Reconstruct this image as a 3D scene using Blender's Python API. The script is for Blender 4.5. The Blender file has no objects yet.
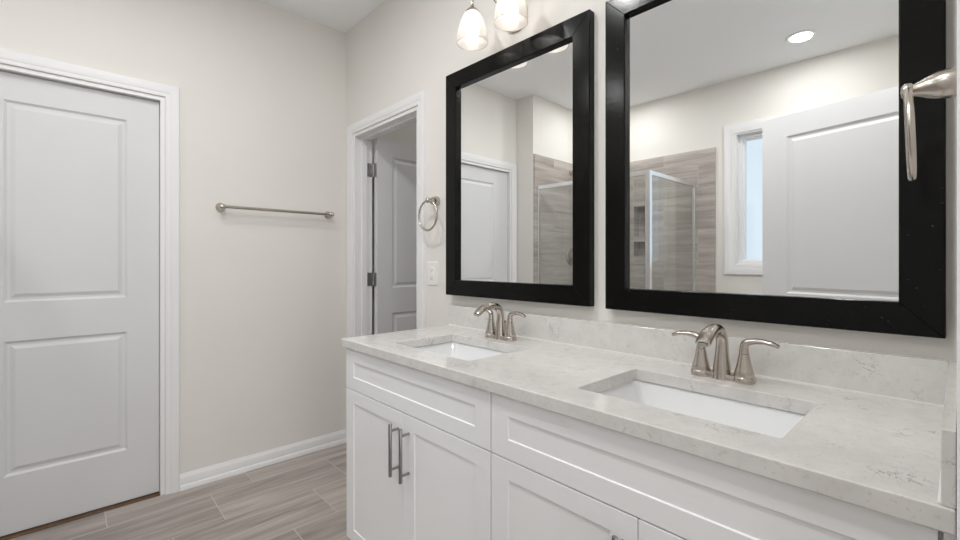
import bpy, bmesh, math, random
from mathutils import Vector, Matrix
C = bpy.context.scene.collection
S = bpy.context.scene
R = math.radians
random.seed(7)

# ------------------------------------------------------------------ camera
F_PX, YAW, V0, U0 = 446.5, 43.03, 261.09, 482.47
cd = bpy.data.cameras.new('camera'); cam = bpy.data.objects.new('camera', cd); C.objects.link(cam)
cam.location = (2.797, -1.3626, 1.2)
cam.rotation_euler = (R(90), 0, R(90 - YAW))
cd.sensor_width = 36.0; cd.lens = 36.0 * F_PX / 960
cd.shift_x = -(U0 - 480) / 960; cd.shift_y = (V0 - 270) / 960
cd.clip_start = 0.02
S.camera = cam
# ------------------------------------------------------------------ world, lights, exposure
S.view_settings.view_transform = 'Standard'; S.view_settings.look = 'None'
S.view_settings.gamma = 1.0; S.view_settings.use_curve_mapping = False
S.view_settings.exposure = 0.30
S.cycles.max_bounces = 14; S.cycles.diffuse_bounces = 7; S.cycles.glossy_bounces = 8
S.cycles.transparent_max_bounces = 16; S.cycles.caustics_reflective = True; S.cycles.blur_glossy = 0.5; S.cycles.caustics_refractive = False
S.cycles.sample_clamp_indirect = 4.0
w = bpy.data.worlds.new('sky'); S.world = w; w.use_nodes = True
bg = w.node_tree.nodes['Background']; bg.inputs['Color'].default_value = (0.66, 0.76, 0.86, 1); bg.inputs['Strength'].default_value = 1.1

def area(name, loc, rot, sx, sy, power, color=(1, 1, 1), shape='RECTANGLE', spread=180):
    l = bpy.data.lights.new(name, 'AREA'); l.shape = shape; l.size = sx; l.size_y = sy
    l.energy = power; l.color = color; l.spread = R(spread)
    o = bpy.data.objects.new(name, l); C.objects.link(o); o.location = loc; o.rotation_euler = rot
    return o
# added fill light in the unseen bedroom, shining in through the entry doorway
area('added_bedroom_fill', (5.25, -1.2, 1.12), (0, R(90), 0), 1.9, 2.2, 32, (0.97, 0.985, 1.0))
# recessed lamps, all but the first added out of view for light (each sits in its own can, see recessed_light below)
CANS = [(2.06, -2.30), (0.95, -1.15), (1.50, -1.02), (0.70, -2.30), (0.85, 0.95), (2.34, -1.18)]
CAN_POWER = 5.6
VANITY_POWER = 0.19
H = 2.72; FW = -2.745; XC = 2.794; JOG = 0.203; JY = -1.835

# ------------------------------------------------------------------ materials
def mat(name, col, rough=0.5, metal=0.0, spec=0.5, bump=0.0, bscale=200.0, var=0.0, vscale=3.0, coat=0.0, emit=None, estr=0.0):
    m = bpy.data.materials.new(name); m.use_nodes = True
    nt = m.node_tree; b = nt.nodes['Principled BSDF']
    b.inputs['Base Color'].default_value = (*col, 1); b.inputs['Roughness'].default_value = rough
    b.inputs['Metallic'].default_value = metal; b.inputs['Specular IOR Level'].default_value = spec
    b.inputs['Coat Weight'].default_value = coat
    if emit: b.inputs['Emission Color'].default_value = (*emit, 1); b.inputs['Emission Strength'].default_value = estr
    tc = nt.nodes.new('ShaderNodeTexCoord')
    if var > 0:
        n = nt.nodes.new('ShaderNodeTexNoise'); n.inputs['Scale'].default_value = vscale; n.inputs['Detail'].default_value = 4
        nt.links.new(tc.outputs['Object'], n.inputs['Vector'])
        r = nt.nodes.new('ShaderNodeValToRGB')
        r.color_ramp.elements[0].position = 0.3; r.color_ramp.elements[1].position = 0.7
        r.color_ramp.elements[0].color = (*[c * (1 - var) for c in col], 1); r.color_ramp.elements[1].color = (*[min(1, c * (1 + var)) for c in col], 1)
        nt.links.new(n.outputs['Fac'], r.inputs['Fac']); nt.links.new(r.outputs['Color'], b.inputs['Base Color'])
    if bump > 0:
        n2 = nt.nodes.new('ShaderNodeTexNoise'); n2.inputs['Scale'].default_value = bscale; n2.inputs['Detail'].default_value = 3
        nt.links.new(tc.outputs['Object'], n2.inputs['Vector'])
        bp = nt.nodes.new('ShaderNodeBump'); bp.inputs['Strength'].default_value = bump; bp.inputs['Distance'].default_value = 0.002
        nt.links.new(n2.outputs['Fac'], bp.inputs['Height']); nt.links.new(bp.outputs['Normal'], b.inputs['Normal'])
    return m

M = {}
M['wall'] = mat('greige_paint', (0.757, 0.737, 0.703), 0.75, spec=0.25, bump=0.12, bscale=260, var=0.01)
M['ceiling'] = mat('ceiling_paint', (0.90, 0.905, 0.915), 0.9, spec=0.1, bump=0.15, bscale=180)
M['trim'] = mat('white_semigloss_trim', (0.80, 0.80, 0.81), 0.38, spec=0.4, var=0.008)
M['door'] = mat('white_door_paint', (0.665, 0.668, 0.68), 0.42, spec=0.4, bump=0.05, bscale=90, var=0.008)
M['cab'] = mat('white_cabinet_lacquer', (0.85, 0.855, 0.865), 0.36, spec=0.4, var=0.006)
M['dark'] = mat('dark_gap', (0.03, 0.03, 0.03), 0.9)
M['thresh'] = mat('brown_threshold', (0.13, 0.075, 0.04), 0.6, var=0.2, vscale=20)
M['porcelain'] = mat('white_porcelain', (0.77, 0.78, 0.79), 0.07, spec=0.55, coat=0.3)
M['plastic'] = mat('white_plastic', (0.80, 0.79, 0.77), 0.35)
M['chrome'] = mat('polished_chrome', (0.88, 0.89, 0.90), 0.22, 1.0)
M['can'] = mat('can_trim_white', (0.85, 0.85, 0.85), 0.5)
M['bulb'] = mat('lit_bulb', (1, 1, 1), 0.4, emit=(1.0, 0.965, 0.925), estr=VANITY_POWER * 26)
M['lens'] = mat('lit_lens', (1, 1, 1), 0.4, emit=(1.0, 0.97, 0.93), estr=8.0)

def nickel(name='brushed_nickel', col=(0.55, 0.505, 0.455), rough=0.25):
    m = mat(name, col, rough, 1.0)
    nt = m.node_tree; b = nt.nodes['Principled BSDF']
    tc = nt.nodes.new('ShaderNodeTexCoord'); mp = nt.nodes.new('ShaderNodeMapping'); mp.inputs['Scale'].default_value = (30, 30, 120)
    n = nt.nodes.new('ShaderNodeTexNoise'); n.inputs['Scale'].default_value = 3
    nt.links.new(tc.outputs['Object'], mp.inputs['Vector']); nt.links.new(mp.outputs['Vector'], n.inputs['Vector'])
    mr = nt.nodes.new('ShaderNodeMapRange'); mr.inputs['To Min'].default_value = rough - 0.03; mr.inputs['To Max'].default_value = rough + 0.03
    nt.links.new(n.outputs['Fac'], mr.inputs['Value']); nt.links.new(mr.outputs['Result'], b.inputs['Roughness'])
    return m
M['nickel'] = nickel()
M['pull'] = nickel('grey_nickel_pull', (0.33, 0.325, 0.32), 0.32)
M['hinge'] = nickel('satin_hinge_steel', (0.33, 0.325, 0.32), 0.35)

def frame_mat():
    m = mat('black_wood_frame', (0.0045, 0.0045, 0.0043), 0.17, spec=0.17)
    nt = m.node_tree; b = nt.nodes['Principled BSDF']
    tc = nt.nodes.new('ShaderNodeTexCoord')
    n = nt.nodes.new('ShaderNodeTexNoise'); n.inputs['Scale'].default_value = 130; n.inputs['Detail'].default_value = 1
    nt.links.new(tc.outputs['Object'], n.inputs['Vector'])
    r = nt.nodes.new('ShaderNodeValToRGB'); e = r.color_ramp.elements
    e[0].position = 0.74; e[0].color = (0.0045, 0.0045, 0.0043, 1); e[1].position = 0.80; e[1].color = (0.08, 0.08, 0.076, 1)
    nt.links.new(n.outputs['Fac'], r.inputs['Fac']); nt.links.new(r.outputs['Color'], b.inputs['Base Color'])
    g = nt.nodes.new('ShaderNodeTexNoise'); g.inputs['Scale'].default_value = 60
    nt.links.new(tc.outputs['Object'], g.inputs['Vector'])
    bp = nt.nodes.new('ShaderNodeBump'); bp.inputs['Strength'].default_value = 0.08; bp.inputs['Distance'].default_value = 0.002
    nt.links.new(g.outputs['Fac'], bp.inputs['Height']); nt.links.new(bp.outputs['Normal'], b.inputs['Normal'])
    return m
M['frame'] = frame_mat()
def mirror_mat():
    m = bpy.data.materials.new('silvered_mirror'); m.use_nodes = True; nt = m.node_tree
    b = nt.nodes['Principled BSDF']; b.inputs['Metallic'].default_value = 1; b.inputs['Roughness'].default_value = 0.0
    b.inputs['Base Color'].default_value = (0.93, 0.94, 0.935, 1)
    return m
M['mirror'] = mirror_mat()
def glass_mat(name, tint, ior=1.5, rough=0.0):
    m = bpy.data.materials.new(name); m.use_nodes = True; nt = m.node_tree; nt.nodes.clear()
    o = nt.nodes.new('ShaderNodeOutputMaterial'); mx = nt.nodes.new('ShaderNodeMixShader')
    t = nt.nodes.new('ShaderNodeBsdfTransparent'); t.inputs['Color'].default_value = (*tint, 1)
    g = nt.nodes.new('ShaderNodeBsdfGlossy'); g.inputs['Roughness'].default_value = rough
    lw = nt.nodes.new('ShaderNodeLayerWeight'); pw = nt.nodes.new('ShaderNodeMath'); pw.operation = 'POWER'; pw.inputs[1].default_value = 5.0
    f = nt.nodes.new('ShaderNodeMath'); f.operation = 'MULTIPLY_ADD'; f.inputs[1].default_value = 0.92; f.inputs[2].default_value = 0.08   # Schlick reflectance of clear glass
    nt.links.new(lw.outputs['Facing'], pw.inputs[0]); nt.links.new(pw.outputs[0], f.inputs[0])
    nt.links.new(f.outputs[0], mx.inputs[0]); nt.links.new(t.outputs[0], mx.inputs[1]); nt.links.new(g.outputs[0], mx.inputs[2])
    nt.links.new(mx.outputs[0], o.inputs[0]); return m
M['glass'] = glass_mat('shower_glass', (0.955, 0.965, 0.96))
M['pane'] = glass_mat('window_glass', (0.97, 0.98, 0.98))
def shade_mat():
    m = bpy.data.materials.new('frosted_white_shade'); m.use_nodes = True; nt = m.node_tree; nt.nodes.clear()
    o = nt.nodes.new('ShaderNodeOutputMaterial')
    d = nt.nodes.new('ShaderNodeBsdfDiffuse'); d.inputs['Color'].default_value = (0.86, 0.84, 0.82, 1)
    t = nt.nodes.new('ShaderNodeBsdfTranslucent'); t.inputs['Color'].default_value = (0.70, 0.68, 0.66, 1)
    p = nt.nodes.new('ShaderNodeBsdfTransparent'); p.inputs['Color'].default_value = (1, 0.98, 0.95, 1)
    g = nt.nodes.new('ShaderNodeBsdfGlossy'); g.inputs['Roughness'].default_value = 0.12
    a = nt.nodes.new('ShaderNodeMixShader'); a.inputs[0].default_value = 0.5
    b = nt.nodes.new('ShaderNodeMixShader'); b.inputs[0].default_value = 0.42
    c = nt.nodes.new('ShaderNodeMixShader'); c.inputs[0].default_value = 0.04
    nt.links.new(d.outputs[0], a.inputs[1]); nt.links.new(t.outputs[0], a.inputs[2])
    nt.links.new(a.outputs[0], b.inputs[1]); nt.links.new(p.outputs[0], b.inputs[2])
    nt.links.new(b.outputs[0], c.inputs[1]); nt.links.new(g.outputs[0], c.inputs[2])
    nt.links.new(c.outputs[0], o.inputs[0]); return m
M['shade'] = shade_mat()

def wood_tile(name, along, across, width, length, stag, c_lo, c_hi, grout, gw, off=(0, 0), rough=0.42, gscale=1.0):
    """planks: 'along'/'across' are axis letters of object space"""
    m = bpy.data.materials.new(name); m.use_nodes = True; nt = m.node_tree; L = nt.links
    b = nt.nodes['Principled BSDF']; b.inputs['Roughness'].default_value = rough
    tc = nt.nodes.new('ShaderNodeTexCoord'); sp = nt.nodes.new('ShaderNodeSeparateXYZ'); L.new(tc.outputs['Object'], sp.inputs[0])
    def mth(op, a, bb=None, c=None):
        n = nt.nodes.new('ShaderNodeMath'); n.operation = op
        for i, v in enumerate((a, bb, c)):
            if v is None: continue
            if isinstance(v, (int, float)): n.inputs[i].default_value = v
            else: L.new(v, n.inputs[i])
        return n.outputs[0]
    s = sp.outputs[along]; t = sp.outputs[across]
    if across == 'XY': pass
    tt = mth('DIVIDE', mth('SUBTRACT', t, off[1]), width); row = mth('FLOOR', tt); tf = mth('FRACT', tt)
    ss = mth('ADD', mth('DIVIDE', mth('SUBTRACT', s, off[0]), length), mth('MULTIPLY', row, stag)); col = mth('FLOOR', ss); sf = mth('FRACT', ss)
    ea = mth('MULTIPLY', mth('MINIMUM', tf, mth('SUBTRACT', 1.0, tf)), width)
    eb = mth('MULTIPLY', mth('MINIMUM', sf, mth('SUBTRACT', 1.0, sf)), length)
    g = mth('LESS_THAN', mth('MINIMUM', ea, eb), gw)
    idn = mth('ADD', mth('MULTIPLY', row, 7.31), mth('MULTIPLY', col, 3.77))
    wn = nt.nodes.new('ShaderNodeTexWhiteNoise'); wn.noise_dimensions = '1D'; L.new(idn, wn.inputs['W'])
    cv = nt.nodes.new('ShaderNodeCombineXYZ')
    L.new(mth('ADD', mth('MULTIPLY', s, 1.3 * gscale), mth('MULTIPLY', idn, 5.1)), cv.inputs[0]); L.new(mth('MULTIPLY', t, 16.0 * gscale), cv.inputs[1]); L.new(idn, cv.inputs[2])
    n1 = nt.nodes.new('ShaderNodeTexNoise'); n1.inputs['Scale'].default_value = 1.0; n1.inputs['Detail'].default_value = 6; n1.inputs['Roughness'].default_value = 0.6; n1.inputs['Distortion'].default_value = 0.6
    L.new(cv.outputs[0], n1.inputs['Vector'])
    cv2 = nt.nodes.new('ShaderNodeCombineXYZ')
    L.new(mth('ADD', mth('MULTIPLY', s, 5.0 * gscale), mth('MULTIPLY', idn, 2.3)), cv2.inputs[0]); L.new(mth('MULTIPLY', t, 140.0 * gscale), cv2.inputs[1])
    n2 = nt.nodes.new('ShaderNodeTexNoise'); n2.inputs['Scale'].default_value = 1.0; n2.inputs['Detail'].default_value = 3
    L.new(cv2.outputs[0], n2.inputs['Vector'])
    f = mth('ADD', mth('MULTIPLY', n1.outputs['Fac'], 0.75), mth('MULTIPLY', n2.outputs['Fac'], 0.25))
    f = mth('ADD', f, mth('MULTIPLY', mth('SUBTRACT', wn.outputs['Value'], 0.5), 0.14))
    r = nt.nodes.new('ShaderNodeValToRGB'); e = r.color_ramp.elements
    e[0].position = 0.34; e[0].color = (*c_lo, 1); e[1].position = 0.66; e[1].color = (*c_hi, 1)
    L.new(f, r.inputs['Fac'])
    mx = nt.nodes.new('ShaderNodeMix'); mx.data_type = 'RGBA'
    L.new(g, mx.inputs['Factor']); L.new(r.outputs['Color'], mx.inputs['A']); mx.inputs['B'].default_value = (*grout, 1)
    L.new(mx.outputs['Result'], b.inputs['Base Color'])
    bp = nt.nodes.new('ShaderNodeBump'); bp.inputs['Strength'].default_value = 0.25; bp.inputs['Distance'].default_value = 0.0015
    L.new(mth('SUBTRACT', 1.0, g), bp.inputs['Height']); L.new(bp.outputs['Normal'], b.inputs['Normal'])
    return m
M['floor'] = wood_tile('wood_look_floor_tile', 'Y', 'X', 0.2915, 0.61, 1 / 3, (0.232, 0.199, 0.178), (0.488, 0.440, 0.404), (0.50, 0.465, 0.44), 0.0022, off=(-1.226 + 0.0, -0.115))
M['tile_far'] = wood_tile('wood_look_wall_tile', 'X', 'Z', 0.295, 0.61, 0.5, (0.27, 0.24, 0.215), (0.53, 0.485, 0.45), (0.50, 0.46, 0.43), 0.0015, rough=0.35)
M['tile_side'] = wood_tile('wood_look_wall_tile_side', 'Y', 'Z', 0.295, 0.61, 0.5, (0.27, 0.24, 0.215), (0.53, 0.485, 0.45), (0.50, 0.46, 0.43), 0.0015, rough=0.35)

def quartz():
    m = bpy.data.materials.new('white_quartz'); m.use_nodes = True; nt = m.node_tree; L = nt.links
    b = nt.nodes['Principled BSDF']; b.inputs['Roughness'].default_value = 0.10; b.inputs['Specular IOR Level'].default_value = 0.5
    tc = nt.nodes.new('ShaderNodeTexCoord')
    def noise(sc, det=4, dist=0.0, rough=0.5):
        n = nt.nodes.new('ShaderNodeTexNoise'); n.inputs['Scale'].default_value = sc; n.inputs['Detail'].default_value = det
        n.inputs['Distortion'].default_value = dist; n.inputs['Roughness'].default_value = rough; L.new(tc.outputs['Object'], n.inputs['Vector']); return n.outputs['Fac']
    def ramp(fac, stops):
        r = nt.nodes.new('ShaderNodeValToRGB'); e = r.color_ramp.elements
        while len(e) < len(stops): e.new(0.5)
        for i, (p, c) in enumerate(stops): e[i].position = p; e[i].color = (c, c, c, 1)
        L.new(fac, r.inputs['Fac']); return r.outputs['Color']
    def mul(a, c):
        n = nt.nodes.new('ShaderNodeMath'); n.operation = 'MULTIPLY'
        for i, v in enumerate((a, c)):
            if isinstance(v, float): n.inputs[i].default_value = v
            else: L.new(v, n.inputs[i])
        return n.outputs[0]
    vein = ramp(noise(17, 5, 1.6, 0.6), [(0.482, 0), (0.50, 1), (0.518, 0)])
    mask = ramp(noise(11, 3, 0.4), [(0.56, 0), (0.66, 1)])
    fine = ramp(noise(150, 2, 0.6), [(0.60, 0), (0.72, 1)])
    cloud = ramp(noise(26, 5, 0.5), [(0.35, 0), (0.7, 1)])
    def mix(fac, a, c):
        x = nt.nodes.new('ShaderNodeMix'); x.data_type = 'RGBA'; L.new(fac, x.inputs['Factor'])
        if isinstance(a, tuple): x.inputs['A'].default_value = (*a, 1)
        else: L.new(a, x.inputs['A'])
        x.inputs['B'].default_value = (*c, 1); return x.outputs['Result']
    c = mix(cloud, (0.70, 0.684, 0.664), (0.64, 0.625, 0.607))
    c = mix(mul(fine, 0.28), c, (0.33, 0.315, 0.30))
    c = mix(mul(mul(vein, mask), 0.72), c, (0.19, 0.18, 0.172))
    L.new(c, b.inputs['Base Color']); return m
M['quartz'] = quartz()

# ------------------------------------------------------------------ mesh helpers
def box(bm, x0, x1, y0, y1, z0, z1):
    vs = [bm.verts.new((x, y, z)) for z in (z0, z1) for y in (y0, y1) for x in (x0, x1)]
    for f in ((0, 2, 3, 1), (4, 5, 7, 6), (0, 1, 5, 4), (2, 6, 7, 3), (0, 4, 6, 2), (1, 3, 7, 5)): bm.faces.new([vs[i] for i in f])
def lathe(bm, prof, n=32, mtx=None, cap0=True, cap1=True):
    rings = []
    for r, z in prof:
        ring = []
        for i in range(n):
            a = 2 * math.pi * i / n; p = Vector((r * math.cos(a), r * math.sin(a), z))
            ring.append(bm.verts.new(mtx @ p if mtx else p))
        rings.append(ring)
    for a, b in zip(rings, rings[1:]):
        for i in range(n): bm.faces.new((a[i], a[(i + 1) % n], b[(i + 1) % n], b[i]))
    if cap0: bm.faces.new(rings[0][::-1])
    if cap1: bm.faces.new(rings[-1])
def smooth_path(pts, n=8):
    P = [Vector(p) for p in pts]; out = []
    for i in range(len(P) - 1):
        p0 = P[max(i - 1, 0)]; p1 = P[i]; p2 = P[i + 1]; p3 = P[min(i + 2, len(P) - 1)]
        for k in range(n):
            t = k / n; t2 = t * t; t3 = t2 * t
            out.append(0.5 * ((2 * p1) + (p2 - p0) * t + (2 * p0 - 5 * p1 + 4 * p2 - p3) * t2 + (3 * p1 - p0 - 3 * p2 + p3) * t3))
    out.append(P[-1]); return out
def lerp_list(vals, n):
    m = len(vals) - 1; out = []
    for i in range(n):
        t = i / (n - 1) * m; k = min(int(t), m - 1); out.append(vals[k] + (vals[k + 1] - vals[k]) * (t - k))
    return out
def tube(bm, pts, ra, rb=None, n=16, side=Vector((1, 0, 0)), closed=False):
    """sweep an ellipse: ra along the 'side' axis, rb across it"""
    P = [Vector(p) for p in pts]; N = len(P)
    ra = ra if isinstance(ra, list) else [ra] * N; rb = rb if isinstance(rb, list) else ([rb] * N if rb else ra)
    rings = []
    for i, p in enumerate(P):
        t = (P[(i + 1) % N] - P[i - 1]) if closed else (P[min(i + 1, N - 1)] - P[max(i - 1, 0)])
        t.normalize(); s = side - t * side.dot(t)
        if s.length < 1e-4: s = Vector((0, 1, 0)) - t * t.y
        s.normalize(); u = t.cross(s)
        rings.append([bm.verts.new(p + s * ra[i] * math.cos(2 * math.pi * k / n) + u * rb[i] * math.sin(2 * math.pi * k / n)) for k in range(n)])
    prs = list(zip(rings, rings[1:])) + ([(rings[-1], rings[0])] if closed else [])
    for a, b in prs:
        for k in range(n): bm.faces.new((a[k], a[(k + 1) % n], b[(k + 1) % n], b[k]))
    if not closed: bm.faces.new(rings[0][::-1]); bm.faces.new(rings[-1])
def rrect(x0, x1, y0, y1, r, z, n=5):
    pts = []
    for cx, cy, a0 in ((x1 - r, y1 - r, 0), (x0 + r, y1 - r, 90), (x0 + r, y0 + r, 180), (x1 - r, y0 + r, 270)):
        for k in range(n + 1):
            a = R(a0 + 90 * k / n); pts.append((cx + r * math.cos(a), cy + r * math.sin(a), z))
    return pts
def loft(bm, loops, cap0=False, cap1=False):
    rs = [[bm.verts.new(p) for p in lp] for lp in loops]; n = len(rs[0])
    for a, b in zip(rs, rs[1:]):
        for i in range(n): bm.faces.new((a[i], a[(i + 1) % n], b[(i + 1) % n], b[i]))
    if cap0: bm.faces.new(rs[0][::-1])
    if cap1: bm.faces.new(rs[-1])
def sweep_frame(bm, path, prof, fn, closed=False):
    """mitred moulding: path = 2-D points (a,b); prof = (offset to the left-hand normal, height); fn maps (a,b,h) to 3-D"""
    P = [Vector(p) for p in path]; N = len(P); rings = []
    for i in range(N):
        d0 = (P[i] - P[i - 1]).normalized() if (closed or i > 0) else None
        d1 = (P[(i + 1) % N] - P[i]).normalized() if (closed or i < N - 1) else None
        n0 = Vector((-d0.y, d0.x)) if d0 else None; n1 = Vector((-d1.y, d1.x)) if d1 else None
        if n0 is None: m = n1
        elif n1 is None: m = n0
        else:
            m = (n0 + n1); m = m / max(1e-6, m.dot(n0))
        rings.append([bm.verts.new(fn(P[i].x + m.x * o, P[i].y + m.y * o, h)) for o, h in prof])
    k = len(prof)
    prs = list(zip(rings, rings[1:])) + ([(rings[-1], rings[0])] if closed else [])
    for a, b in prs:
        for j in range(k): bm.faces.new((a[j], a[(j + 1) % k], b[(j + 1) % k], b[j]))
    if not closed: bm.faces.new(rings[0][::-1]); bm.faces.new(rings[-1])
def panel_slab(bm, wdt, z0, z1, thick, panels, steps, both=True):
    """slab 0..wdt in x, z0..z1, face at y=0 looking to -y, back at y=thick; panels (xa,xb,za,zb) with concentric steps (inset, depth)"""
    xs = sorted({0, wdt} | {p[0] for p in panels} | {p[1] for p in panels}); zs = sorted({z0, z1} | {p[2] for p in panels} | {p[3] for p in panels})
    def face_side(y, sgn):
        V = {}
        def v(x, z):
            if (x, z) not in V: V[(x, z)] = bm.verts.new((x, y, z))
            return V[(x, z)]
        for i in range(len(xs) - 1):
            for j in range(len(zs) - 1):
                a, b, c, d = xs[i], xs[i + 1], zs[j], zs[j + 1]
                q = [v(a, c), v(b, c), v(b, d), v(a, d)]
                if any(p[0] <= a and b <= p[1] and p[2] <= c and d <= p[3] for p in panels):
                    prev = q
                    for ins, dep in steps:
                        yy = y + sgn * dep
                        cur = [bm.verts.new(p) for p in ((a + ins, yy, c + ins), (b - ins, yy, c + ins), (b - ins, yy, d - ins), (a + ins, yy, d - ins))]
                        for k in range(4): bm.faces.new((prev[k], prev[(k + 1) % 4], cur[(k + 1) % 4], cur[k]))
                        prev = cur
                    bm.faces.new(prev)
                else: bm.faces.new(q)
        bo = [v(x, z0) for x in xs] + [v(wdt, z) for z in zs[1:]] + [v(x, z1) for x in reversed(xs[:-1])] + [v(0, z) for z in reversed(zs[1:-1])]
        return bo
    f = face_side(0.0, 1)
    if both: bk = face_side(thick, -1)
    else:
        bk = [bm.verts.new((p.co.x, thick, p.co.z)) for p in f]; bm.faces.new(bk)
    n = len(f)
    for i in range(n): bm.faces.new((f[i], f[(i + 1) % n], bk[(i + 1) % n], bk[i]))

def obj(name, bm, m, parent=None, bevel=0.0, smooth=True, segs=2, recenter=None, angle=35):
    bmesh.ops.recalc_face_normals(bm, faces=bm.faces)
    me = bpy.data.meshes.new(name); bm.to_mesh(me); bm.free()
    o = bpy.data.objects.new(name, me); C.objects.link(o)
    me.materials.append(M[m] if isinstance(m, str) else m)
    if smooth:
        me.shade_smooth() if hasattr(me, 'shade_smooth') else None
        try: me.set_sharp_from_angle(angle=R(angle))
        except Exception: pass
    if bevel > 0:
        b = o.modifiers.new('bevel', 'BEVEL'); b.width = bevel; b.segments = segs; b.limit_method = 'ANGLE'; b.angle_limit = R(40); b.harden_normals = False
    if parent: o.parent = parent
    return o
def thing(name, label, cat, loc=(0, 0, 0), rz=0.0, group=None):
    o = bpy.data.objects.new(name, None); C.objects.link(o); o.empty_display_size = 0.05
    o.location = loc; o.rotation_euler = (0, 0, rz); o['label'] = label; o['category'] = cat
    if group: o['group'] = group
    return o
def tag(o, label, cat, group=None):
    o['label'] = label; o['category'] = cat
    if group: o['group'] = group
    return o
def struct(o, label=None, cat=None):
    o['kind'] = 'structure'
    if label: o['label'] = label
    if cat: o['category'] = cat
    return o
def dup(root, loc, rz=None, label=None):
    r = root.copy(); C.objects.link(r); r.location = loc
    if rz is not None: r.rotation_euler = (0, 0, rz)
    if label: r['label'] = label
    def rec(src, dst):
        for ch in list(src.children):
            c = ch.copy(); C.objects.link(c); c.parent = dst; rec(ch, c)
    rec(root, r); return r
def BM(): return bmesh.new()

# ------------------------------------------------------------------ room shell
WT = 0.12
D1 = (-1.762, -0.992, 2.040)        # left wall door opening: y range, head height
D2 = (0.119, 0.843, 2.018)         # mirror wall door opening: x range
D3 = (-1.470, -0.640, 2.040)       # entry doorway in the near wall
W1 = (1.511, 2.330, 1.165, 2.262)  # window opening in the far wall

bm = BM(); box(bm, -0.9, 5.4, -3.0, 1.9, -0.10, 0.0)
struct(obj('floor', bm, 'floor', smooth=False), 'grey brown wood-look plank tile floor', 'floor')
bm = BM(); box(bm, -0.9, 5.4, -3.0, 1.9, H, H + 0.10)
struct(obj('ceiling', bm, 'ceiling', smooth=False), 'plain white painted ceiling', 'ceiling')
bm = BM()
box(bm, -WT, 0, D1[1] , 1.9, 0, H); box(bm, -WT, 0, D1[0], D1[1], D1[2], H); box(bm, -WT, 0, JY, D1[0], 0, H)
struct(obj('wall_left', bm, 'wall', smooth=False), 'greige wall with the towel bar and closed door', 'wall')
bm = BM(); box(bm, -WT, JOG, -3.0, JY, 0, H)
struct(obj('wall_shower', bm, 'wall', smooth=False), 'short wall jutting out beside the shower', 'wall')
bm = BM()
box(bm, 0, D2[0], 0, WT, 0, H); box(bm, D2[0], D2[1], 0, WT, D2[2], H); box(bm, D2[1], XC + 0.12, 0, WT, 0, H)
struct(obj('wall_right', bm, 'wall', smooth=False), 'greige wall behind the mirrors and vanity', 'wall')
bm = BM()
box(bm, XC, XC + WT, D3[1], 0, 0, H); box(bm, XC, XC + WT, D3[0], D3[1], D3[2], H); box(bm, XC, XC + WT, -3.0, D3[0], 0, H)
struct(obj('wall_near', bm, 'wall', smooth=False), 'greige wall at the end of the vanity', 'wall')
bm = BM(); a0, a1, b0, b1 = W1; wy0, wy1 = FW - 0.14, FW
NX0, NX1 = 0.605, 0.735; N1 = (1.24, 1.397); N2 = (1.437, 1.742)
nxs = [JOG, NX0, NX1, a0]; nzs = [0, N1[0], N1[1], N2[0], N2[1], H]
for i in range(3):
    for j in range(5):
        box(bm, nxs[i], nxs[i + 1], wy0, wy1 - (0.10 if i == 1 and j in (1, 3) else 0), nzs[j], nzs[j + 1])
box(bm, a1, XC, wy0, wy1, 0, H); box(bm, a0, a1, wy0, wy1, 0, b0); box(bm, a0, a1, wy0, wy1, b1, H)
struct(obj('wall_back', bm, 'wall', smooth=False), 'greige wall with window and shower seen in the mirror', 'wall')
# the small room behind the open inner door, and the bedroom beyond the entry
bm = BM(); box(bm, 0, 1.7, 1.78, 1.9, 0, H); box(bm, 1.58, 1.7, WT, 1.78, 0, H)
struct(obj('wall_closet', bm, 'wall', smooth=False), 'greige wall of the small room behind the open door', 'wall')
bm = BM(); box(bm, XC + WT, 5.4, 0.5, 0.62, 0, H); box(bm, 5.28, 5.4, -3.0, 0.5, 0, H); box(bm, XC + WT, 5.28, -3.0, -2.88, 0, H); box(bm, XC + 0.12, XC + 0.24, WT, 0.5, 0, H)
struct(obj('wall_bedroom', bm, 'wall', smooth=False), 'greige bedroom wall outside the entry doorway', 'wall')
bm = BM(); box(bm, -0.9, -0.78, -3.0, 0.1, 0, H); box(bm, -0.78, -WT, -0.02, 0.1, 0, H); box(bm, -0.78, -WT, -2.9, -2.78, 0, H)
struct(obj('wall_hall', bm, 'wall', smooth=False), 'greige wall of the space behind the closed door', 'wall')

# tile in the shower (alcove walls, with two niches in the far one)
TT = 2.176; bm = BM(); t = 0.010
y0, y1 = FW, FW + 0.014
xs = [JOG, NX0, NX1, 1.362]; zs = [0, N1[0], N1[1], N2[0], N2[1], TT]
for i in range(3):
    for j in range(5):
        if i == 1 and j in (1, 3): continue
        box(bm, xs[i], xs[i + 1], y0, y1, zs[j], zs[j + 1])
for n0, n1 in (N1, N2):
    box(bm, NX0 + 0.008, NX1 - 0.008, FW - 0.0999, FW - 0.092, n0 + 0.008, n1 - 0.008)
    for bx in ((NX0, NX0 + 0.008, n0, n1), (NX1 - 0.008, NX1, n0, n1), (NX0 + 0.008, NX1 - 0.008, n0, n0 + 0.008), (NX0 + 0.008, NX1 - 0.008, n1 - 0.008, n1)):
        box(bm, bx[0], bx[1], FW - 0.0999, y1 + 0.0003, bx[2], bx[3])
struct(obj('trim_1', bm, 'tile_far', smooth=False), 'grey wood-look tile on the far shower wall', 'tile')
bm = BM(); box(bm, JOG, JOG + 0.014, FW + 0.014, JY - 0.004, 0, TT)
struct(obj('trim_2', bm, 'tile_side', smooth=False), 'grey wood-look tile on the side shower wall', 'tile')

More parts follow.
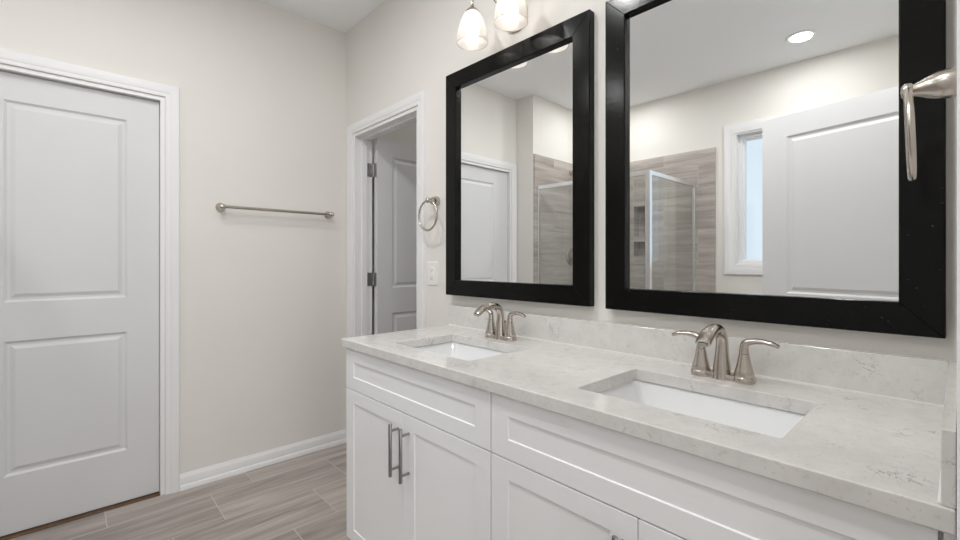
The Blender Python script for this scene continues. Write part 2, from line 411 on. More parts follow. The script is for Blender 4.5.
# casings
CAS = [(0, 0), (0, 0.009), (0.006, 0.012), (0.018, 0.012), (0.022, 0.015), (0.046, 0.018), (0.058, 0.017), (0.060, 0.013), (0.060, 0)]
def casing(path, fn, name, lab):
    bm = BM(); sweep_frame(bm, path, CAS, fn); return struct(obj(name, bm, 'trim'), lab, 'trim')
rv = 0.004
casing([(D1[0] - rv, 0), (D1[0] - rv, D1[2] + rv), (D1[1] + rv, D1[2] + rv), (D1[1] + rv, 0)], lambda a, b, h: (h, a, b), 'trim_3', 'white casing around the closed door')
casing([(D2[0] - rv, 0), (D2[0] - rv, D2[2] + rv), (D2[1] + rv, D2[2] + rv), (D2[1] + rv, 0)], lambda a, b, h: (a, -h, b), 'trim_4', 'white casing around the open doorway')
bm = BM()  # jambs and stops
for (p0, p1) in ((D1[0] , D1[0] + 0.016), (D1[1] - 0.016, D1[1])):
    box(bm, -WT - 0.001, 0.002, p0, p1, 0, D1[2])
box(bm, -WT - 0.001, 0.002, D1[0] + 0.016, D1[1] - 0.016, D1[2] - 0.016, D1[2])
struct(obj('trim_5', bm, 'trim', smooth=False), 'white jamb of the closed door', 'trim')
bm = BM(); j = 0.016
for (p0, p1) in ((D2[0], D2[0] + j), (D2[1] - j, D2[1])):
    box(bm, p0, p1, -0.002, WT + 0.002, 0, D2[2])
box(bm, D2[0] + j, D2[1] - j, -0.002, WT + 0.002, D2[2] - j, D2[2])
s0 = 0.045; s1 = 0.080; sj = j + 0.011
box(bm, D2[0] + j, D2[0] + sj, s0, s1, 0, D2[2] - j); box(bm, D2[1] - sj, D2[1] - j, s0, s1, 0, D2[2] - j); box(bm, D2[0] + sj, D2[1] - sj, s0, s1, D2[2] - sj, D2[2] - j)
struct(obj('trim_6', bm, 'trim', smooth=False), 'white jamb of the open doorway', 'trim')
bm = BM()
for (p0, p1) in ((D3[0], D3[0] + 0.016), (D3[1] - 0.0, D3[1] + 0.0)):
    if p1 > p0: box(bm, XC, XC + WT, p0, p1, 0, D3[2])
box(bm, XC, XC + WT, D3[1] - 0.012, D3[1], 0, D3[2])
struct(obj('trim_7', bm, 'trim', smooth=False), 'white jamb of the entry doorway', 'trim')
bm = BM(); box(bm, -0.115, -0.002, D1[0] + 0.016, D1[1] - 0.016, 0, 0.005)
struct(obj('trim_8', bm, 'thresh', smooth=False), 'brown threshold strip under the closed door', 'threshold')

# baseboards
BB = [(0, 0), (0.021, 0), (0.021, 0.012), (0.017, 0.022), (0.012, 0.025), (0.012, 0.060), (0.009, 0.069), (0.005, 0.075), (0.004, 0.081), (0, 0.081)]
def baseboard(name, p0, p1, nrm, lab):
    bm = BM(); p0 = Vector(p0); p1 = Vector(p1); n = Vector(nrm)
    rs = [[bm.verts.new((p.x + n.x * d, p.y + n.y * d, z)) for d, z in BB] for p in (p0, p1)]
    k = len(BB)
    for i in range(k): bm.faces.new((rs[0][i], rs[0][(i + 1) % k], rs[1][(i + 1) % k], rs[1][i]))
    bm.faces.new(rs[0][::-1]); bm.faces.new(rs[1]); struct(obj(name, bm, 'trim', angle=25), lab, 'baseboard')
baseboard('baseboard_left', (0, D1[1] + 0.064), (0, 0), (1, 0), 'white baseboard under the towel bar')
baseboard('baseboard_right', (0.909, 0), (1.150, 0), (0, -1), 'white baseboard between doorway and vanity')
baseboard('baseboard_back', (1.366, FW), (XC, FW), (0, 1), 'white baseboard under the far window')
baseboard('baseboard_closet', (0, 1.78), (1.58, 1.78), (0, -1), 'white baseboard in the small room')

# ------------------------------------------------------------------ doors
MOULD = [(0.010, 0.008), (0.020, 0.008), (0.036, 0.0015)]
def leaf_bm(wd, top, px0, px1):
    bm = BM(); panel_slab(bm, wd, 0.011, top, 0.035, [(px0, px1, 1.020, 1.902), (px0, px1, 0.262, 0.850)], MOULD); return bm
def knob_bm(side):
    bm = BM(); m = Matrix.Rotation(R(90 * side), 4, 'X')
    lathe(bm, [(0.032, 0), (0.032, 0.006), (0.014, 0.012), (0.011, 0.030), (0.020, 0.036), (0.027, 0.048), (0.026, 0.060), (0.016, 0.067), (0.002, 0.069)], 24, m); return bm
def hinge_bm(z):
    bm = BM(); lathe(bm, [(0.0065, z - 0.044), (0.0065, z + 0.044)], 12)
    for k in range(3): lathe(bm, [(0.0072, z - 0.044 + 0.0305 * k), (0.0072, z - 0.044 + 0.0305 * k + 0.026)], 12)
    return bm
def door(name, lab, wd, top, px, hinge_loc, rz, kn, hinge_right=False):
    d = thing(name, lab, 'door', hinge_loc, rz); d['kind'] = 'structure'
    s = obj('door_leaf', leaf_bm(wd, top, *px), 'door', d, angle=20)
    return d, s
# closed door of the left wall: local x runs from its right jamb away to -y, local face looks to +x
wd = D1[1] - 0.018 - (D1[0] + 0.018)
d1, s1_ = door('door_1', 'white two-panel door standing closed in the left wall', wd, 2.020, (wd - 0.1285 - 0.4215, wd - 0.1285), (-0.030, D1[0] + 0.018, 0), R(90), 0)
k = obj('door_knob', knob_bm(1), 'nickel', s1_); k.location = (0.060, 0, 0.93)
# inner door, swung into the small room, hinged on the left jamb; local x along the leaf
d2 = thing('door_2', 'white two-panel door standing open into the small room', 'door', (D2[0] + j + 0.006, WT + 0.008, 0), R(93.0)); d2['kind'] = 'structure'
wd2 = 0.675
bm = leaf_bm(wd2, 2.012, 0.118, wd2 - 0.118)
for v in bm.verts: v.co.y -= 0.041; v.co.x += 0.004
s2_ = obj('door_leaf', bm, 'door', d2, angle=20)
k = obj('door_knob', knob_bm(1), 'nickel', s2_); k.location = (0.615, -0.041, 0.93)
for hz in (1.800, 1.080, 0.28):
    h = obj('hinge', hinge_bm(hz), 'hinge', d2)
    bm = BM(); box(bm, -0.002, 0.0005, -0.034, -0.004, hz - 0.044, hz + 0.044)
    hp = obj('hinge_leaf', bm, 'hinge', h, smooth=False)
    bm = BM(); box(bm, -0.042, 0.0, 0.003, 0.0055, hz - 0.044, hz + 0.044)
    hp = obj('hinge_leaf', bm, 'hinge', h, smooth=False)
# entry door, open beside the camera, seen only in the big mirror
wd3 = 0.806; ang = math.atan2(-1.661 + 1.468, 2.002 - 2.784)
d3 = thing('door_3', 'white two-panel entry door standing open, seen in the large mirror', 'door', (2.784, -1.468, 0), ang); d3['kind'] = 'structure'
s3_ = obj('door_leaf', leaf_bm(wd3, 2.020, 0.130, wd3 - 0.130), 'door', d3, angle=20)
k = obj('door_knob', knob_bm(1), 'nickel', s3_); k.location = (wd3 - 0.065, 0, 0.93)
k = obj('door_knob', knob_bm(-1), 'nickel', s3_); k.location = (wd3 - 0.065, 0.035, 0.93)

# ------------------------------------------------------------------ window
wn = thing('window_1', 'white framed window on the far wall, seen in the large mirror', 'window', (0, 0, 0)); wn['kind'] = 'structure'
bm = BM(); CW = [(o * 1.28, h) for o, h in CAS]
sweep_frame(bm, [(a0, b0), (a0, b1), (a1, b1), (a1, b0)], CW, lambda a, b, h: (a, FW + h, b), closed=True)
obj('window_casing', bm, 'trim', wn)
bm = BM()
sweep_frame(bm, [(a0, b0), (a0, b1), (a1, b1), (a1, b0)], [(0, 0), (0, -0.14), (-0.012, -0.14), (-0.012, 0)], lambda a, b, h: (a, FW + h, b), closed=True)
obj('window_jamb', bm, 'trim', wn, smooth=False)
bm = BM(); q = 0.012
sweep_frame(bm, [(a0 + q, b0 + q), (a0 + q, b1 - q), (a1 - q, b1 - q), (a1 - q, b0 + q)], [(0, -0.125), (0, -0.055), (-0.026, -0.055), (-0.030, -0.070), (-0.040, -0.075), (-0.040, -0.125)], lambda a, b, h: (a, FW + h, b), closed=True)
obj('window_sash', bm, 'trim', wn)
q2 = 0.050; bm = BM(); box(bm, a0 + q2, a1 - q2, FW - 0.100, FW - 0.095, b0 + q2, b1 - q2)
obj('window_pane', bm, 'pane', wn, smooth=False)

# ------------------------------------------------------------------ vanity cabinets
CT = 0.893; CB = 0.861
def shaker(bm, x0, x1, z0, z1, stile=0.060):
    t = BM(); panel_slab(t, x1 - x0, z0, z1, 0.020, [(stile, x1 - x0 - stile, z0 + min(stile, 0.049), z1 - min(stile, 0.049))], [(0.0010, 0.0034)], both=False)
    for v in t.verts: v.co.x += x0; v.co.y += -0.550
    me = bpy.data.meshes.new('t'); t.to_mesh(me); t.free(); bm.from_mesh(me); bpy.data.meshes.remove(me)
def pull(parent, x, zc):
    bm = BM(); L = 0.0865
    lathe(bm, [(0.0, -L), (0.0055, -L), (0.0060, -L + 0.001), (0.0060, L - 0.001), (0.0055, L), (0.0, L)], 16, Matrix.Translation((x, -0.582, zc)), False, False)
    h = obj('handle', bm, 'pull', parent, angle=50)
    for s in (-1, 1):
        bm = BM(); lathe(bm, [(0.0045, 0), (0.0045, 0.036)], 12, Matrix.Translation((x, -0.5495, zc + s * 0.064)) @ Matrix.Rotation(R(90), 4, 'X')); obj('handle_post', bm, 'pull', h)
    return h
def cabinet(x0, x1, lab, filler=0.0):
    t = thing('vanity_cabinet', lab, 'cabinet', (0, 0, 0), group='vanity cabinets')
    bm = BM(); b = x1 + filler
    box(bm, x0, x0 + 0.018, -0.529, -0.010, 0.110, CB); box(bm, b - 0.018, b, -0.529, -0.010, 0.110, CB)      # sides
    box(bm, x0 + 0.018, b - 0.018, -0.022, -0.010, 0.110, CB)                                              # back
    box(bm, x0 + 0.018, b - 0.018, -0.529, -0.022, 0.110, 0.128)                                           # bottom
    box(bm, x0 + 0.018, b - 0.018, -0.529, -0.512, CB - 0.045, CB)                                          # face rails
    box(bm, x0 + 0.018, b - 0.018, -0.529, -0.512, 0.680, 0.720)
    obj('body', bm, 'cab', t, smooth=False)
    bm = BM(); box(bm, x0 + 0.002, b - 0.002, -0.470, -0.455, 0.0, 0.110); obj('toe_kick', bm, 'cab', t, smooth=False)
    g = 0.0018; mid = (x0 + x1) / 2
    bm = BM(); shaker(bm, x0 + g, x1 - g, 0.7015, CB - 0.004); obj('drawer_front', bm, 'cab', t, bevel=0.0012, smooth=False)
    for a, c, hx in ((x0 + g, mid - g / 2, mid - 0.031), (mid + g / 2, x1 - g, mid + 0.031)):
        bm = BM(); shaker(bm, a, c, 0.112, 0.6985); d = obj('door', bm, 'cab', t, bevel=0.0012, smooth=False)
        pull(d, hx, 0.577)
    if filler > 0:
        bm = BM(); box(bm, x1 + 0.003, x1 + filler, -0.546, -0.5295, 0.110, CB - 0.001); obj('filler_strip', bm, 'cab', t, smooth=False)
    return t
XL = 1.135; XM = 1.958; XR = 2.779
cabinet(XL, XM, 'white shaker vanity base cabinet nearest the open doorway')
cabinet(XM + 0.0004, XR, 'white shaker vanity base cabinet under the large mirror', filler=XC - XR - 0.001)

# ------------------------------------------------------------------ countertop
SINKS = [(1.5515, 'left'), (2.3735, 'right')]; SW = 0.2115; SY0, SY1 = -0.457, -0.172
ct = thing('countertop', 'white flecked quartz vanity countertop with two sink cutouts', 'countertop', (1.117, 0, 0))
def to_local(bm, dx):
    for v in bm.verts: v.co.x -= dx
bm = BM(); CX0, CX1, CY0, CY1 = 1.117, XC - 0.001, -0.562, -0.001
holes = [(c - SW, c + SW) for c, _ in SINKS]
def slab(bm, z0, z1):
    tops = {}
    def ring(z): return [[bm.verts.new(p) for p in rrect(h0, h1, SY0, SY1, 0.009, z, 4)] for h0, h1 in holes]
    rt, rb = ring(z1), ring(z0)
    for a, b in zip(rt, rb):
        n = len(a)
        for i in range(n): bm.faces.new((a[i], a[(i + 1) % n], b[(i + 1) % n], b[i]))
    for z, rr in ((z1, rt), (z0, rb)):
        o = [bm.verts.new((x, y, z)) for x, y in ((CX0, CY0), (CX1, CY0), (CX1, CY1), (CX0, CY1))]
        tops[z] = o
        es = [bm.edges.new((o[i], o[(i + 1) % 4])) for i in range(4)]
        for r_ in rr:
            n = len(r_)
            for i in range(n):
                e = bm.edges.get((r_[i], r_[(i + 1) % n])); es.append(e)
        bmesh.ops.triangle_fill(bm, edges=es, use_beauty=True)
    a, b = tops[z1], tops[z0]
    for i in range(4): bm.faces.new((a[i], a[(i + 1) % 4], b[(i + 1) % 4], b[i]))
slab(bm, CB, CT); to_local(bm, 1.117)
obj('slab', bm, 'quartz', ct, bevel=0.0022, smooth=False)
bm = BM(); box(bm, 1.117, XC - 0.0145, -0.021, -0.001, CT + 0.0003, 0.990); to_local(bm, 1.117); obj('backsplash', bm, 'quartz', ct, bevel=0.0015, smooth=False)
bm = BM(); box(bm, XC - 0.0142, XC - 0.0008, -0.560, -0.001, CT + 0.0003, 0.990); to_local(bm, 1.117); obj('side_splash', bm, 'quartz', ct, bevel=0.0015, smooth=False)
# thin white caulk line along the splash foot
bm = BM(); box(bm, 1.126, XC - 0.0145, -0.0250, -0.0212, CT + 0.0002, CT + 0.0055); box(bm, XC - 0.0172, XC - 0.0144, -0.558, -0.0245, CT + 0.0002, CT + 0.003); to_local(bm, 1.117)
obj('caulk_line', bm, 'plastic', ct, smooth=False)

# ------------------------------------------------------------------ sinks
def sink(cx, lab):
    t = thing('undermount_sink', lab, 'sink', (cx, (SY0 + SY1) / 2, CB), group='undermount sinks')
    hw = SW; hd = (SY1 - SY0) / 2; o = 0.005; bm = BM()
    inner = [rrect(-hw - o, hw + o, -hd - o, hd + o, 0.022, -0.0015), rrect(-hw - o + 0.004, hw + o - 0.004, -hd - o + 0.003, hd + o - 0.003, 0.024, -0.012),
             rrect(-hw + 0.050, hw - 0.050, -hd + 0.030, hd - 0.030, 0.030, -0.105), rrect(-hw + 0.064, hw - 0.064, -hd + 0.042, hd - 0.042, 0.034, -0.120),
             rrect(-hw + 0.085, hw - 0.085, -hd + 0.060, hd - 0.060, 0.034, -0.126), rrect(-0.030, 0.030, -0.030, 0.030, 0.0299, -0.131)]
    outer = [rrect(-0.032, 0.032, -0.032, 0.032, 0.0319, -0.145), rrect(-hw + 0.055, hw - 0.055, -hd + 0.032, hd - 0.032, 0.034, -0.136), rrect(-hw + 0.036, hw - 0.036, -hd + 0.016, hd - 0.016, 0.034, -0.105),
             rrect(-hw - o - 0.010, hw + o + 0.010, -hd - o - 0.010, hd + o + 0.010, 0.028, -0.018), rrect(-hw - o - 0.022, hw + o + 0.022, -hd - o - 0.022, hd + o + 0.022, 0.030, -0.016), rrect(-hw - o - 0.022, hw + o + 0.022, -hd - o - 0.022, hd + o + 0.022, 0.030, -0.0015)]
    loft(bm, inner + outer + [inner[0]]); bmesh.ops.remove_doubles(bm, verts=bm.verts, dist=1e-6)
    obj('basin', bm, 'porcelain', t, angle=40)
    bm = BM(); lathe(bm, [(0.0, -0.128), (0.018, -0.1275), (0.024, -0.1285), (0.029, -0.1285), (0.0295, -0.134), (0.020, -0.150), (0.0, -0.150)], 28, None, False, False)
    obj('drain', bm, 'nickel', t)
    bm = BM(); lathe(bm, [(0.0, -0.1225), (0.012, -0.1232), (0.017, -0.1265), (0.0, -0.1268)], 24, None, False, False); obj('drain_stopper', bm, 'nickel', t)
sink(SINKS[0][0], 'white rectangular undermount sink nearest the open doorway'); sink(SINKS[1][0], 'white rectangular undermount sink below the large mirror')

# ------------------------------------------------------------------ faucets
def faucet(lab):
    t = thing('faucet', lab, 'faucet', (0, 0, CT), group='two-handle faucets')
    bm = BM(); loops = []
    for z, g in ((0.0003, 0.0), (0.010, 0.0), (0.0135, -0.0015), (0.0150, -0.004)): loops.append(rrect(-0.078 - g, 0.078 + g, -0.024 - g, 0.024 + g, 0.0235 + g, z, 8))
    loft(bm, [rrect(-0.060 + i, 0.060 - i, -0.017 + i, 0.017 - i, 0.0165 - i, z, 8) for z, i in ((0.0003, 0), (0.012, 0), (0.0145, 0.001), (0.016, 0.004))], True, True); obj('base_plate', bm, 'nickel', t)
    # spout: flared foot, round stem, gooseneck that flattens to the outlet
    path = smooth_path([(0, 0, 0.0004), (0, 0, 0.030), (0, 0, 0.060), (0, 0.001, 0.090), (0, -0.005, 0.112), (0, -0.025, 0.130), (0, -0.056, 0.1345), (0, -0.090, 0.128), (0, -0.117, 0.113), (0, -0.127, 0.105)], 6)
    n = len(path)
    ra = lerp_list([0.0240, 0.0205, 0.0168, 0.0148, 0.0143, 0.0150, 0.0168, 0.0178, 0.0184, 0.0185], n)
    rb = lerp_list([0.0240, 0.0205, 0.0168, 0.0147, 0.0135, 0.0128, 0.0122, 0.0112, 0.0105, 0.0102], n)
    bm = BM(); tube(bm, path, ra, rb, 24); sp = obj('spout', bm, 'nickel', t, angle=60)
    bm = BM(); d = (path[-1] - path[-3]).normalized(); tube(bm, [path[-1] - d * 0.002, path[-1] + d * 0.003], 0.012, 0.0065, 20); obj('aerator', bm, 'hinge', sp)
    bm = BM(); lathe(bm, [(0.0030, 0.0), (0.0030, 0.055), (0.0052, 0.057), (0.0060, 0.063), (0.0040, 0.068), (0.0005, 0.069)], 14, Matrix.Translation((0, 0.027, 0.003))); obj('lift_rod', bm, 'nickel', t)
    for s in (-1, 1):
        bm = BM(); x = s * 0.0525
        lathe(bm, [(0.0252, 0.0004), (0.0255, 0.006), (0.0244, 0.0145), (0.0236, 0.0152), (0.0236, 0.0160), (0.0240, 0.0167), (0.0205, 0.030), (0.0168, 0.045), (0.0138, 0.060), (0.0120, 0.070), (0.0115, 0.0715)], 32, Matrix.Translation((x, 0, 0)))
        h = obj('handle', bm, 'nickel', t, angle=60)
        lp = smooth_path([(x, 0, 0.0725), (x, 0, 0.088), (x + s * 0.004, 0, 0.099), (x + s * 0.018, 0.0, 0.1055), (x + s * 0.040, 0, 0.1075), (x + s * 0.062, 0, 0.1045), (x + s * 0.076, 0, 0.0985)], 6)
        m = len(lp)
        a_ = lerp_list([0.0115, 0.0102, 0.0098, 0.0096, 0.0094, 0.0098, 0.0082], m); b_ = lerp_list([0.0115, 0.0104, 0.0092, 0.0078, 0.0066, 0.0058, 0.0046], m)
        bm = BM(); tube(bm, lp, a_, b_, 18, side=Vector((0, 1, 0))); obj('lever', bm, 'nickel', h, angle=60)
    return t
f0 = faucet('brushed nickel two-handle faucet behind the sink nearest the doorway'); f0.location = (1.5535, -0.105, CT)
dup(f0, (2.3695, -0.105, CT), 0, 'brushed nickel two-handle faucet in front of the large mirror')

# ------------------------------------------------------------------ mirrors
def wall_mirror(x0, x1, z0, z1, lab, tilt):
    cx = (x0 + x1) / 2; t = thing('framed_mirror', lab, 'mirror', (cx, -0.002 - 0.5 * (x1 - x0) * abs(math.sin(R(tilt))), z0), R(tilt), group='black framed mirrors')
    hw = (x1 - x0) / 2; hh = z1 - z0; w_ = 0.0718
    prof = [(0, -0.030), (0.002, -0.032), (w_ - 0.003, -0.032), (w_, -0.0295), (w_, -0.004), (0, 0)]
    prof = [(-o, h) for o, h in prof]
    bm = BM(); K = [(-hw, 0), (-hw, hh), (hw, hh), (hw, 0)]     # outer corners, clockwise from lower left
    sx = [(1, 1), (1, -1), (-1, -1), (-1, 1)]
    for i in range(4):                                # four mitred rails
        q0, q1 = K[i], K[(i + 1) % 4]; m0, m1 = sx[i], sx[(i + 1) % 4]
        loft(bm, [[(q[0] + m[0] * -o, h, q[1] + m[1] * -o) for o, h in prof] for q, m in ((q0, m0), (q1, m1))], True, True)
    obj('frame', bm, 'frame', t, bevel=0.0011, segs=1, smooth=False)
    bm = BM(); box(bm, -hw + w_ - 0.006, hw - w_ + 0.006, -0.013, -0.009, w_ - 0.006, hh - w_ + 0.006); obj('mirror_glass', bm, 'mirror', t, smooth=False)
    return t
wall_mirror(1.131, 1.917, 1.041, 2.076, 'black framed mirror over the sink by the doorway, under the lit shades', 0.97)
wall_mirror(1.979, 2.776, 1.039, 2.074, 'black framed mirror over the sink nearest the viewer, cut off at the top', 0.0)

# ------------------------------------------------------------------ vanity light
def vanity_light(cx, lab):
    t = thing('vanity_light', lab, 'lamp', (cx, 0, 2.206), group='vanity lights')
    bm = BM(); lathe(bm, [(0.060, 0.0005), (0.062, 0.006), (0.060, 0.014), (0.048, 0.020), (0.020, 0.024), (0.018, 0.040), (0.010, 0.046), (0.001, 0.047)], 36, Matrix.Rotation(R(90), 4, 'X')); obj('backplate', bm, 'nickel', t)
    for s in (-1, 1):
        x = s * 0.108; dz = -0.145
        bm = BM(); p = smooth_path([(0, -0.035, 0.0), (s * 0.020, -0.055, 0.012), (s * 0.045, -0.085, 0.060), (s * 0.080, -0.118, 0.115), (s * 0.102, -0.149, 0.105), (x, -0.150, 0.065), (x, -0.150, 0.028)], 8)
        tube(bm, p, 0.0055, None, 12); a = obj('arm', bm, 'nickel', t)
        m = Matrix.Translation((x, -0.150, 0))
        bm = BM(); lathe(bm, [(0.007, 0.036), (0.009, 0.030), (0.016, 0.024), (0.026, 0.014), (0.030, 0.008), (0.029, 0.006), (0.012, 0.016), (0.004, 0.018)], 28, m); obj('shade_cap', bm, 'nickel', a)
        prof = [(0.027, 0.008), (0.035, -0.004), (0.045, -0.024), (0.054, -0.049), (0.061, -0.077), (0.0645, -0.101), (0.0640, -0.118)]
        bm = BM(); lathe(bm, prof + [(r - 0.0035, z) for r, z in reversed(prof)], 40, m, False, False)
        sh = obj('shade', bm, 'shade', t, angle=60)
        bm = BM(); lathe(bm, [(0.010, 0.004), (0.013, -0.006), (0.016, -0.026), (0.024, -0.047), (0.028, -0.064), (0.027, -0.078), (0.020, -0.090), (0.008, -0.0955), (0.001, -0.096)], 24, m); obj('bulb', bm, 'bulb', t)
    return t
vanity_light(1.545, 'two-shade brushed nickel vanity light above the mirror by the doorway')
vanity_light(2.376, 'unseen two-shade brushed nickel vanity light added above the large mirror')  # out of view above the frame, added for the light it gives

# ------------------------------------------------------------------ recessed lights
LAB = ['round white recessed ceiling light seen in the large mirror', 'unseen round recessed ceiling light added for fill above the left door area', 'unseen round recessed ceiling light added for fill above the sink by the doorway', 'unseen round recessed ceiling light added for fill above the shower', 'unseen round recessed ceiling light added to brighten the small room behind the open door', 'unseen round recessed ceiling light added for fill above the large mirror sink']
for (x, y), lab in zip(CANS, LAB):
    t = thing('recessed_light', lab, 'ceiling light', (x, y, H), group='recessed ceiling lights')
    bm = BM(); lathe(bm, [(0.064, -0.0005), (0.088, -0.0005), (0.090, -0.005), (0.084, -0.009), (0.066, -0.006)], 40, None, False, False); obj('trim_ring', bm, 'can', t)
    bm = BM(); lathe(bm, [(0.0, -0.0015), (0.0665, -0.0015), (0.0665, -0.0045), (0.0, -0.0045)], 40, None, False, False); obj('lens', bm, 'lens', t)
    o = area('can_light', (0, 0, -0.012), (0, 0, 0), 0.12, 0.12, CAN_POWER * (0.45 if y > 0 else 1.35 if y > -2 and x > 1.2 else 0.8), (0.99, 0.988, 0.985), 'DISK'); o.parent = t

# ------------------------------------------------------------------ towel bar, towel rings, outlet
def flange(bm, m): lathe(bm, [(0.0245, 0.0004), (0.0250, 0.004), (0.0225, 0.009), (0.0150, 0.016), (0.0105, 0.026), (0.0098, 0.045)], 28, m)
t = thing('towel_bar', 'brushed nickel towel bar mounted on the left wall', 'towel bar', (0, -0.430, 1.497))
bm = BM(); lathe(bm, [(0.0088, -0.300), (0.0088, 0.300)], 18, Matrix.Translation((0.055, 0, 0)) @ Matrix.Rotation(R(90), 4, 'X')); obj('bar', bm, 'nickel', t)
for s in (-1, 1):
    bm = BM(); flange(bm, Matrix.Translation((0, s * 0.307, 0)) @ Matrix.Rotation(R(90), 4, 'Y'))
    lathe(bm, [(0.0005, -0.0165), (0.010, -0.015), (0.0135, -0.010), (0.0140, 0.0), (0.0135, 0.010), (0.010, 0.015), (0.0005, 0.0165)], 24, Matrix.Translation((0.055, s * 0.307, 0)) @ Matrix.Rotation(R(90), 4, 'X'))
    obj('bracket', bm, 'nickel', t)

def towel_ring(lab, loc, rz, swing=(0, 0, 0)):
    """local: wall plane y=0, room towards -y"""
    t = thing('towel_ring', lab, 'towel ring', loc, rz, group='towel rings')
    bm = BM(); lathe(bm, [(0.0235, 0.0004), (0.0242, 0.007), (0.0232, 0.016), (0.0212, 0.025), (0.0172, 0.035), (0.0126, 0.044), (0.0102, 0.050), (0.0094, 0.054)], 30, Matrix.Rotation(R(90), 4, 'X'))
    P = obj('post', bm, 'nickel', t, angle=60)
    bm = BM(); lathe(bm, [(0.0085, 0.0515), (0.0125, 0.0540), (0.0140, 0.0575), (0.0140, 0.0605), (0.0125, 0.0645), (0.0080, 0.0672), (0.0005, 0.0680)], 28, Matrix.Rotation(R(90), 4, 'X')); obj('post_tip', bm, 'nickel', P, angle=60)
    bm = BM(); r = 0.0735
    pts = [(r * math.sin(2 * math.pi * i / 64), 0.0, -r + r * math.cos(2 * math.pi * i / 64)) for i in range(64)]
    tube(bm, pts, 0.0052, None, 14, side=Vector((0, 1, 0)), closed=True); g = obj('ring', bm, 'nickel', t); g.location = (0, -0.059, -0.001); g.rotation_euler = swing
    return t
towel_ring('brushed nickel towel ring on the wall beside the open doorway', (1.006, 0, 1.500), 0)
towel_ring('brushed nickel towel ring at the right edge, seen edge on', (XC, -0.310, 1.490), R(-90), (R(2.2), 0, R(3.9)))

t = thing('wall_outlet', 'white wall outlet under the towel ring beside the doorway', 'outlet', (0.969, 0, 1.1375))
bm = BM(); loft(bm, [[(x, -y_, z) for x, z, _ in rrect(-0.043 + i, 0.043 - i, -0.060 + i, 0.060 - i, 0.006, 0)] for y_, i in ((0.0003, 0), (0.003, 0.0003), (0.0058, 0.003))], True, True); pl = obj('cover_plate', bm, 'plastic', t)
bm = BM(); loft(bm, [[(x, -y_, z) for x, z, _ in rrect(-0.0168 + i, 0.0168 - i, -0.0335 + i, 0.0335 - i, 0.003, 0)] for y_, i in ((0.0055, 0), (0.0076, 0.0002), (0.0082, 0.0012))], True, True); fc = obj('receptacle', bm, 'plastic', t)
M['slot'] = mat('grey_slot', (0.25, 0.25, 0.25), 0.6)
for zc in (-0.019, 0.019):
    bm = BM(); box(bm, -0.0075, -0.0050, -0.0086, -0.0080, zc - 0.0045, zc + 0.0045); box(bm, 0.0050, 0.0075, -0.0086, -0.0080, zc - 0.0040, zc + 0.0040)
    lathe(bm, [(0.0024, 0), (0.0024, 0.0006)], 12, Matrix.Translation((0, -0.0080, zc - 0.0085)) @ Matrix.Rotation(R(90), 4, 'X')); obj('socket_slots', bm, 'slot', fc, smooth=False)

# ------------------------------------------------------------------ shower (seen in the mirrors)
SX0 = JOG + 0.014; SX1 = 1.192; SFY = -1.880; SBY = FW + 0.014; SH = 1.885
t = thing('shower_pan', 'white shower pan under the glass enclosure', 'shower pan', ((SX0 + SX1) / 2, (SFY + SBY) / 2, 0))
bm = BM(); hx = (SX1 - SX0) / 2 + 0.02; hy = (SFY - SBY) / 2 + 0.03
lx0 = -(SX1 - SX0) / 2 + 0.001; lx1 = (SX1 - SX0) / 2 + 0.03; ly0 = -(SFY - SBY) / 2 + 0.001; ly1 = (SFY - SBY) / 2 + 0.03
loft(bm, [rrect(lx0, lx1, ly0, ly1, 0.02, 0.0005), rrect(lx0, lx1, ly0, ly1, 0.02, 0.085), rrect(lx0 + 0.01, lx1 - 0.01, ly0 + 0.01, ly1 - 0.01, 0.02, 0.095), rrect(lx0 + 0.05, lx1 - 0.05, ly0 + 0.05, ly1 - 0.05, 0.03, 0.095),
          rrect(lx0 + 0.07, lx1 - 0.07, ly0 + 0.07, ly1 - 0.07, 0.04, 0.045), rrect(-0.05, 0.05, -0.05, 0.05, 0.0499, 0.035)], True, True)
obj('pan', bm, 'porcelain', t); bm = BM(); lathe(bm, [(0.045, 0.0355), (0.045, 0.039), (0.038, 0.040)], 28); obj('drain', bm, 'chrome', t)

e = thing('shower_enclosure', 'chrome framed glass shower enclosure seen in both mirrors', 'shower enclosure', (SX1, SFY, 0.096))
def ebox(name, x0, x1, y0, y1, z0, z1, m, par=e):
    bm = BM(); box(bm, x0 - SX1, x1 - SX1, y0 - SFY, y1 - SFY, z0 - 0.096, z1 - 0.096); return obj(name, bm, m, par, bevel=0.002 if m != 'glass' else 0, smooth=False)
zt = SH; zb = 0.0965
ebox('corner_post', SX1 - 0.018, SX1 + 0.018, SFY - 0.018, SFY + 0.018, zb, zt, 'chrome')
ebox('wall_channel', SX0 + 0.0005, SX0 + 0.026, SFY - 0.014, SFY + 0.014, zb, zt, 'chrome')
ebox('wall_channel', SX1 - 0.012, SX1 + 0.012, SBY + 0.0005, SBY + 0.020, zb, zt, 'chrome')
ebox('top_rail', SX0 + 0.026, SX1 - 0.018, SFY - 0.013, SFY + 0.013, zt - 0.032, zt, 'chrome')
ebox('top_rail', SX1 - 0.013, SX1 + 0.013, SBY + 0.020, SFY - 0.018, zt - 0.032, zt, 'chrome')
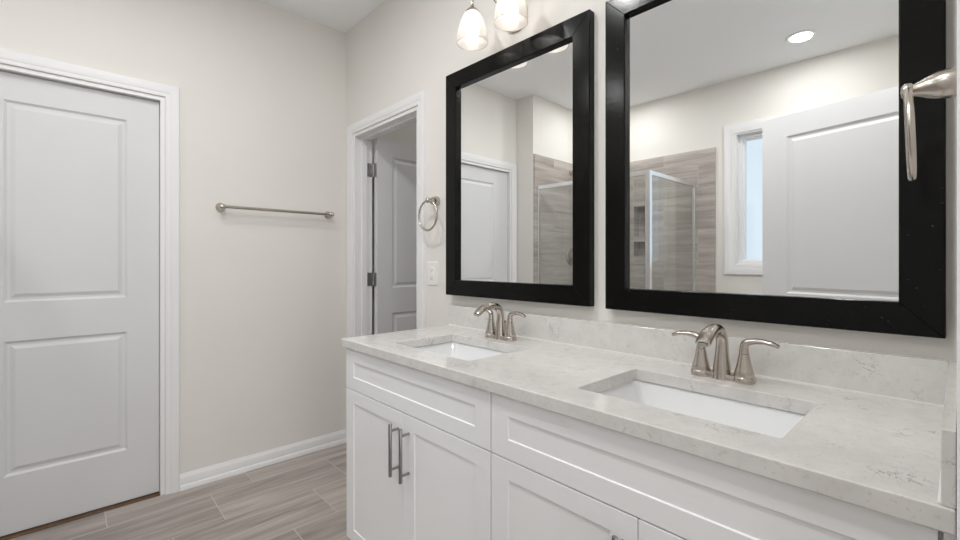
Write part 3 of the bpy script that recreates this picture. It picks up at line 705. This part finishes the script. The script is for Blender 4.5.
ebox('bottom_rail', SX0 + 0.026, SX1 - 0.018, SFY - 0.013, SFY + 0.013, zb, zb + 0.024, 'chrome')
ebox('bottom_rail', SX1 - 0.013, SX1 + 0.013, SBY + 0.020, SFY - 0.018, zb, zb + 0.024, 'chrome')
ebox('side_panel', SX1 - 0.003, SX1 + 0.003, SBY + 0.020, SFY - 0.018, zb + 0.024, zt - 0.032, 'glass')
ebox('fixed_panel', SX0 + 0.026, SX0 + 0.300, SFY - 0.003, SFY + 0.003, zb + 0.024, zt - 0.032, 'glass')
dr = ebox('shower_door', SX0 + 0.306, SX1 - 0.020, SFY - 0.003, SFY + 0.003, zb + 0.030, zt - 0.038, 'glass')

t = thing('shower_valve', 'brushed nickel round shower valve on the tiled wall', 'shower valve', (SX0, -2.42, 1.241))
my = Matrix.Rotation(R(90), 4, 'Y')
bm = BM(); lathe(bm, [(0.085, 0.0004), (0.086, 0.005), (0.078, 0.010), (0.030, 0.014), (0.026, 0.040), (0.022, 0.046), (0.001, 0.047)], 36, my); obj('escutcheon', bm, 'nickel', t)
bm = BM(); tube(bm, smooth_path([(0.038, 0, 0.0), (0.045, 0, -0.03), (0.055, 0, -0.085)], 6), 0.010, 0.006, 14, side=Vector((0, 1, 0))); obj('lever', bm, 'nickel', t)
t = thing('overhead_shower', 'brushed nickel overhead shower on a bent arm above the valve', 'shower head', (SX0, -2.42, 2.085))
bm = BM(); lathe(bm, [(0.030, 0.0004), (0.029, 0.004), (0.012, 0.012)], 28, my); tube(bm, smooth_path([(0.004, 0, 0), (0.05, 0, 0.012), (0.10, 0, 0.0), (0.145, 0, -0.045)], 6), 0.008, None, 14, side=Vector((0, 1, 0))); obj('arm', bm, 'nickel', t)
bm = BM(); mh = Matrix.Translation((0.145, 0, -0.045)) @ Matrix.Rotation(R(142), 4, 'Y')
lathe(bm, [(0.010, -0.010), (0.014, 0.006), (0.018, 0.016), (0.040, 0.040), (0.050, 0.054), (0.050, 0.062), (0.044, 0.064), (0.001, 0.064)], 32, mh); obj('head', bm, 'nickel', t)
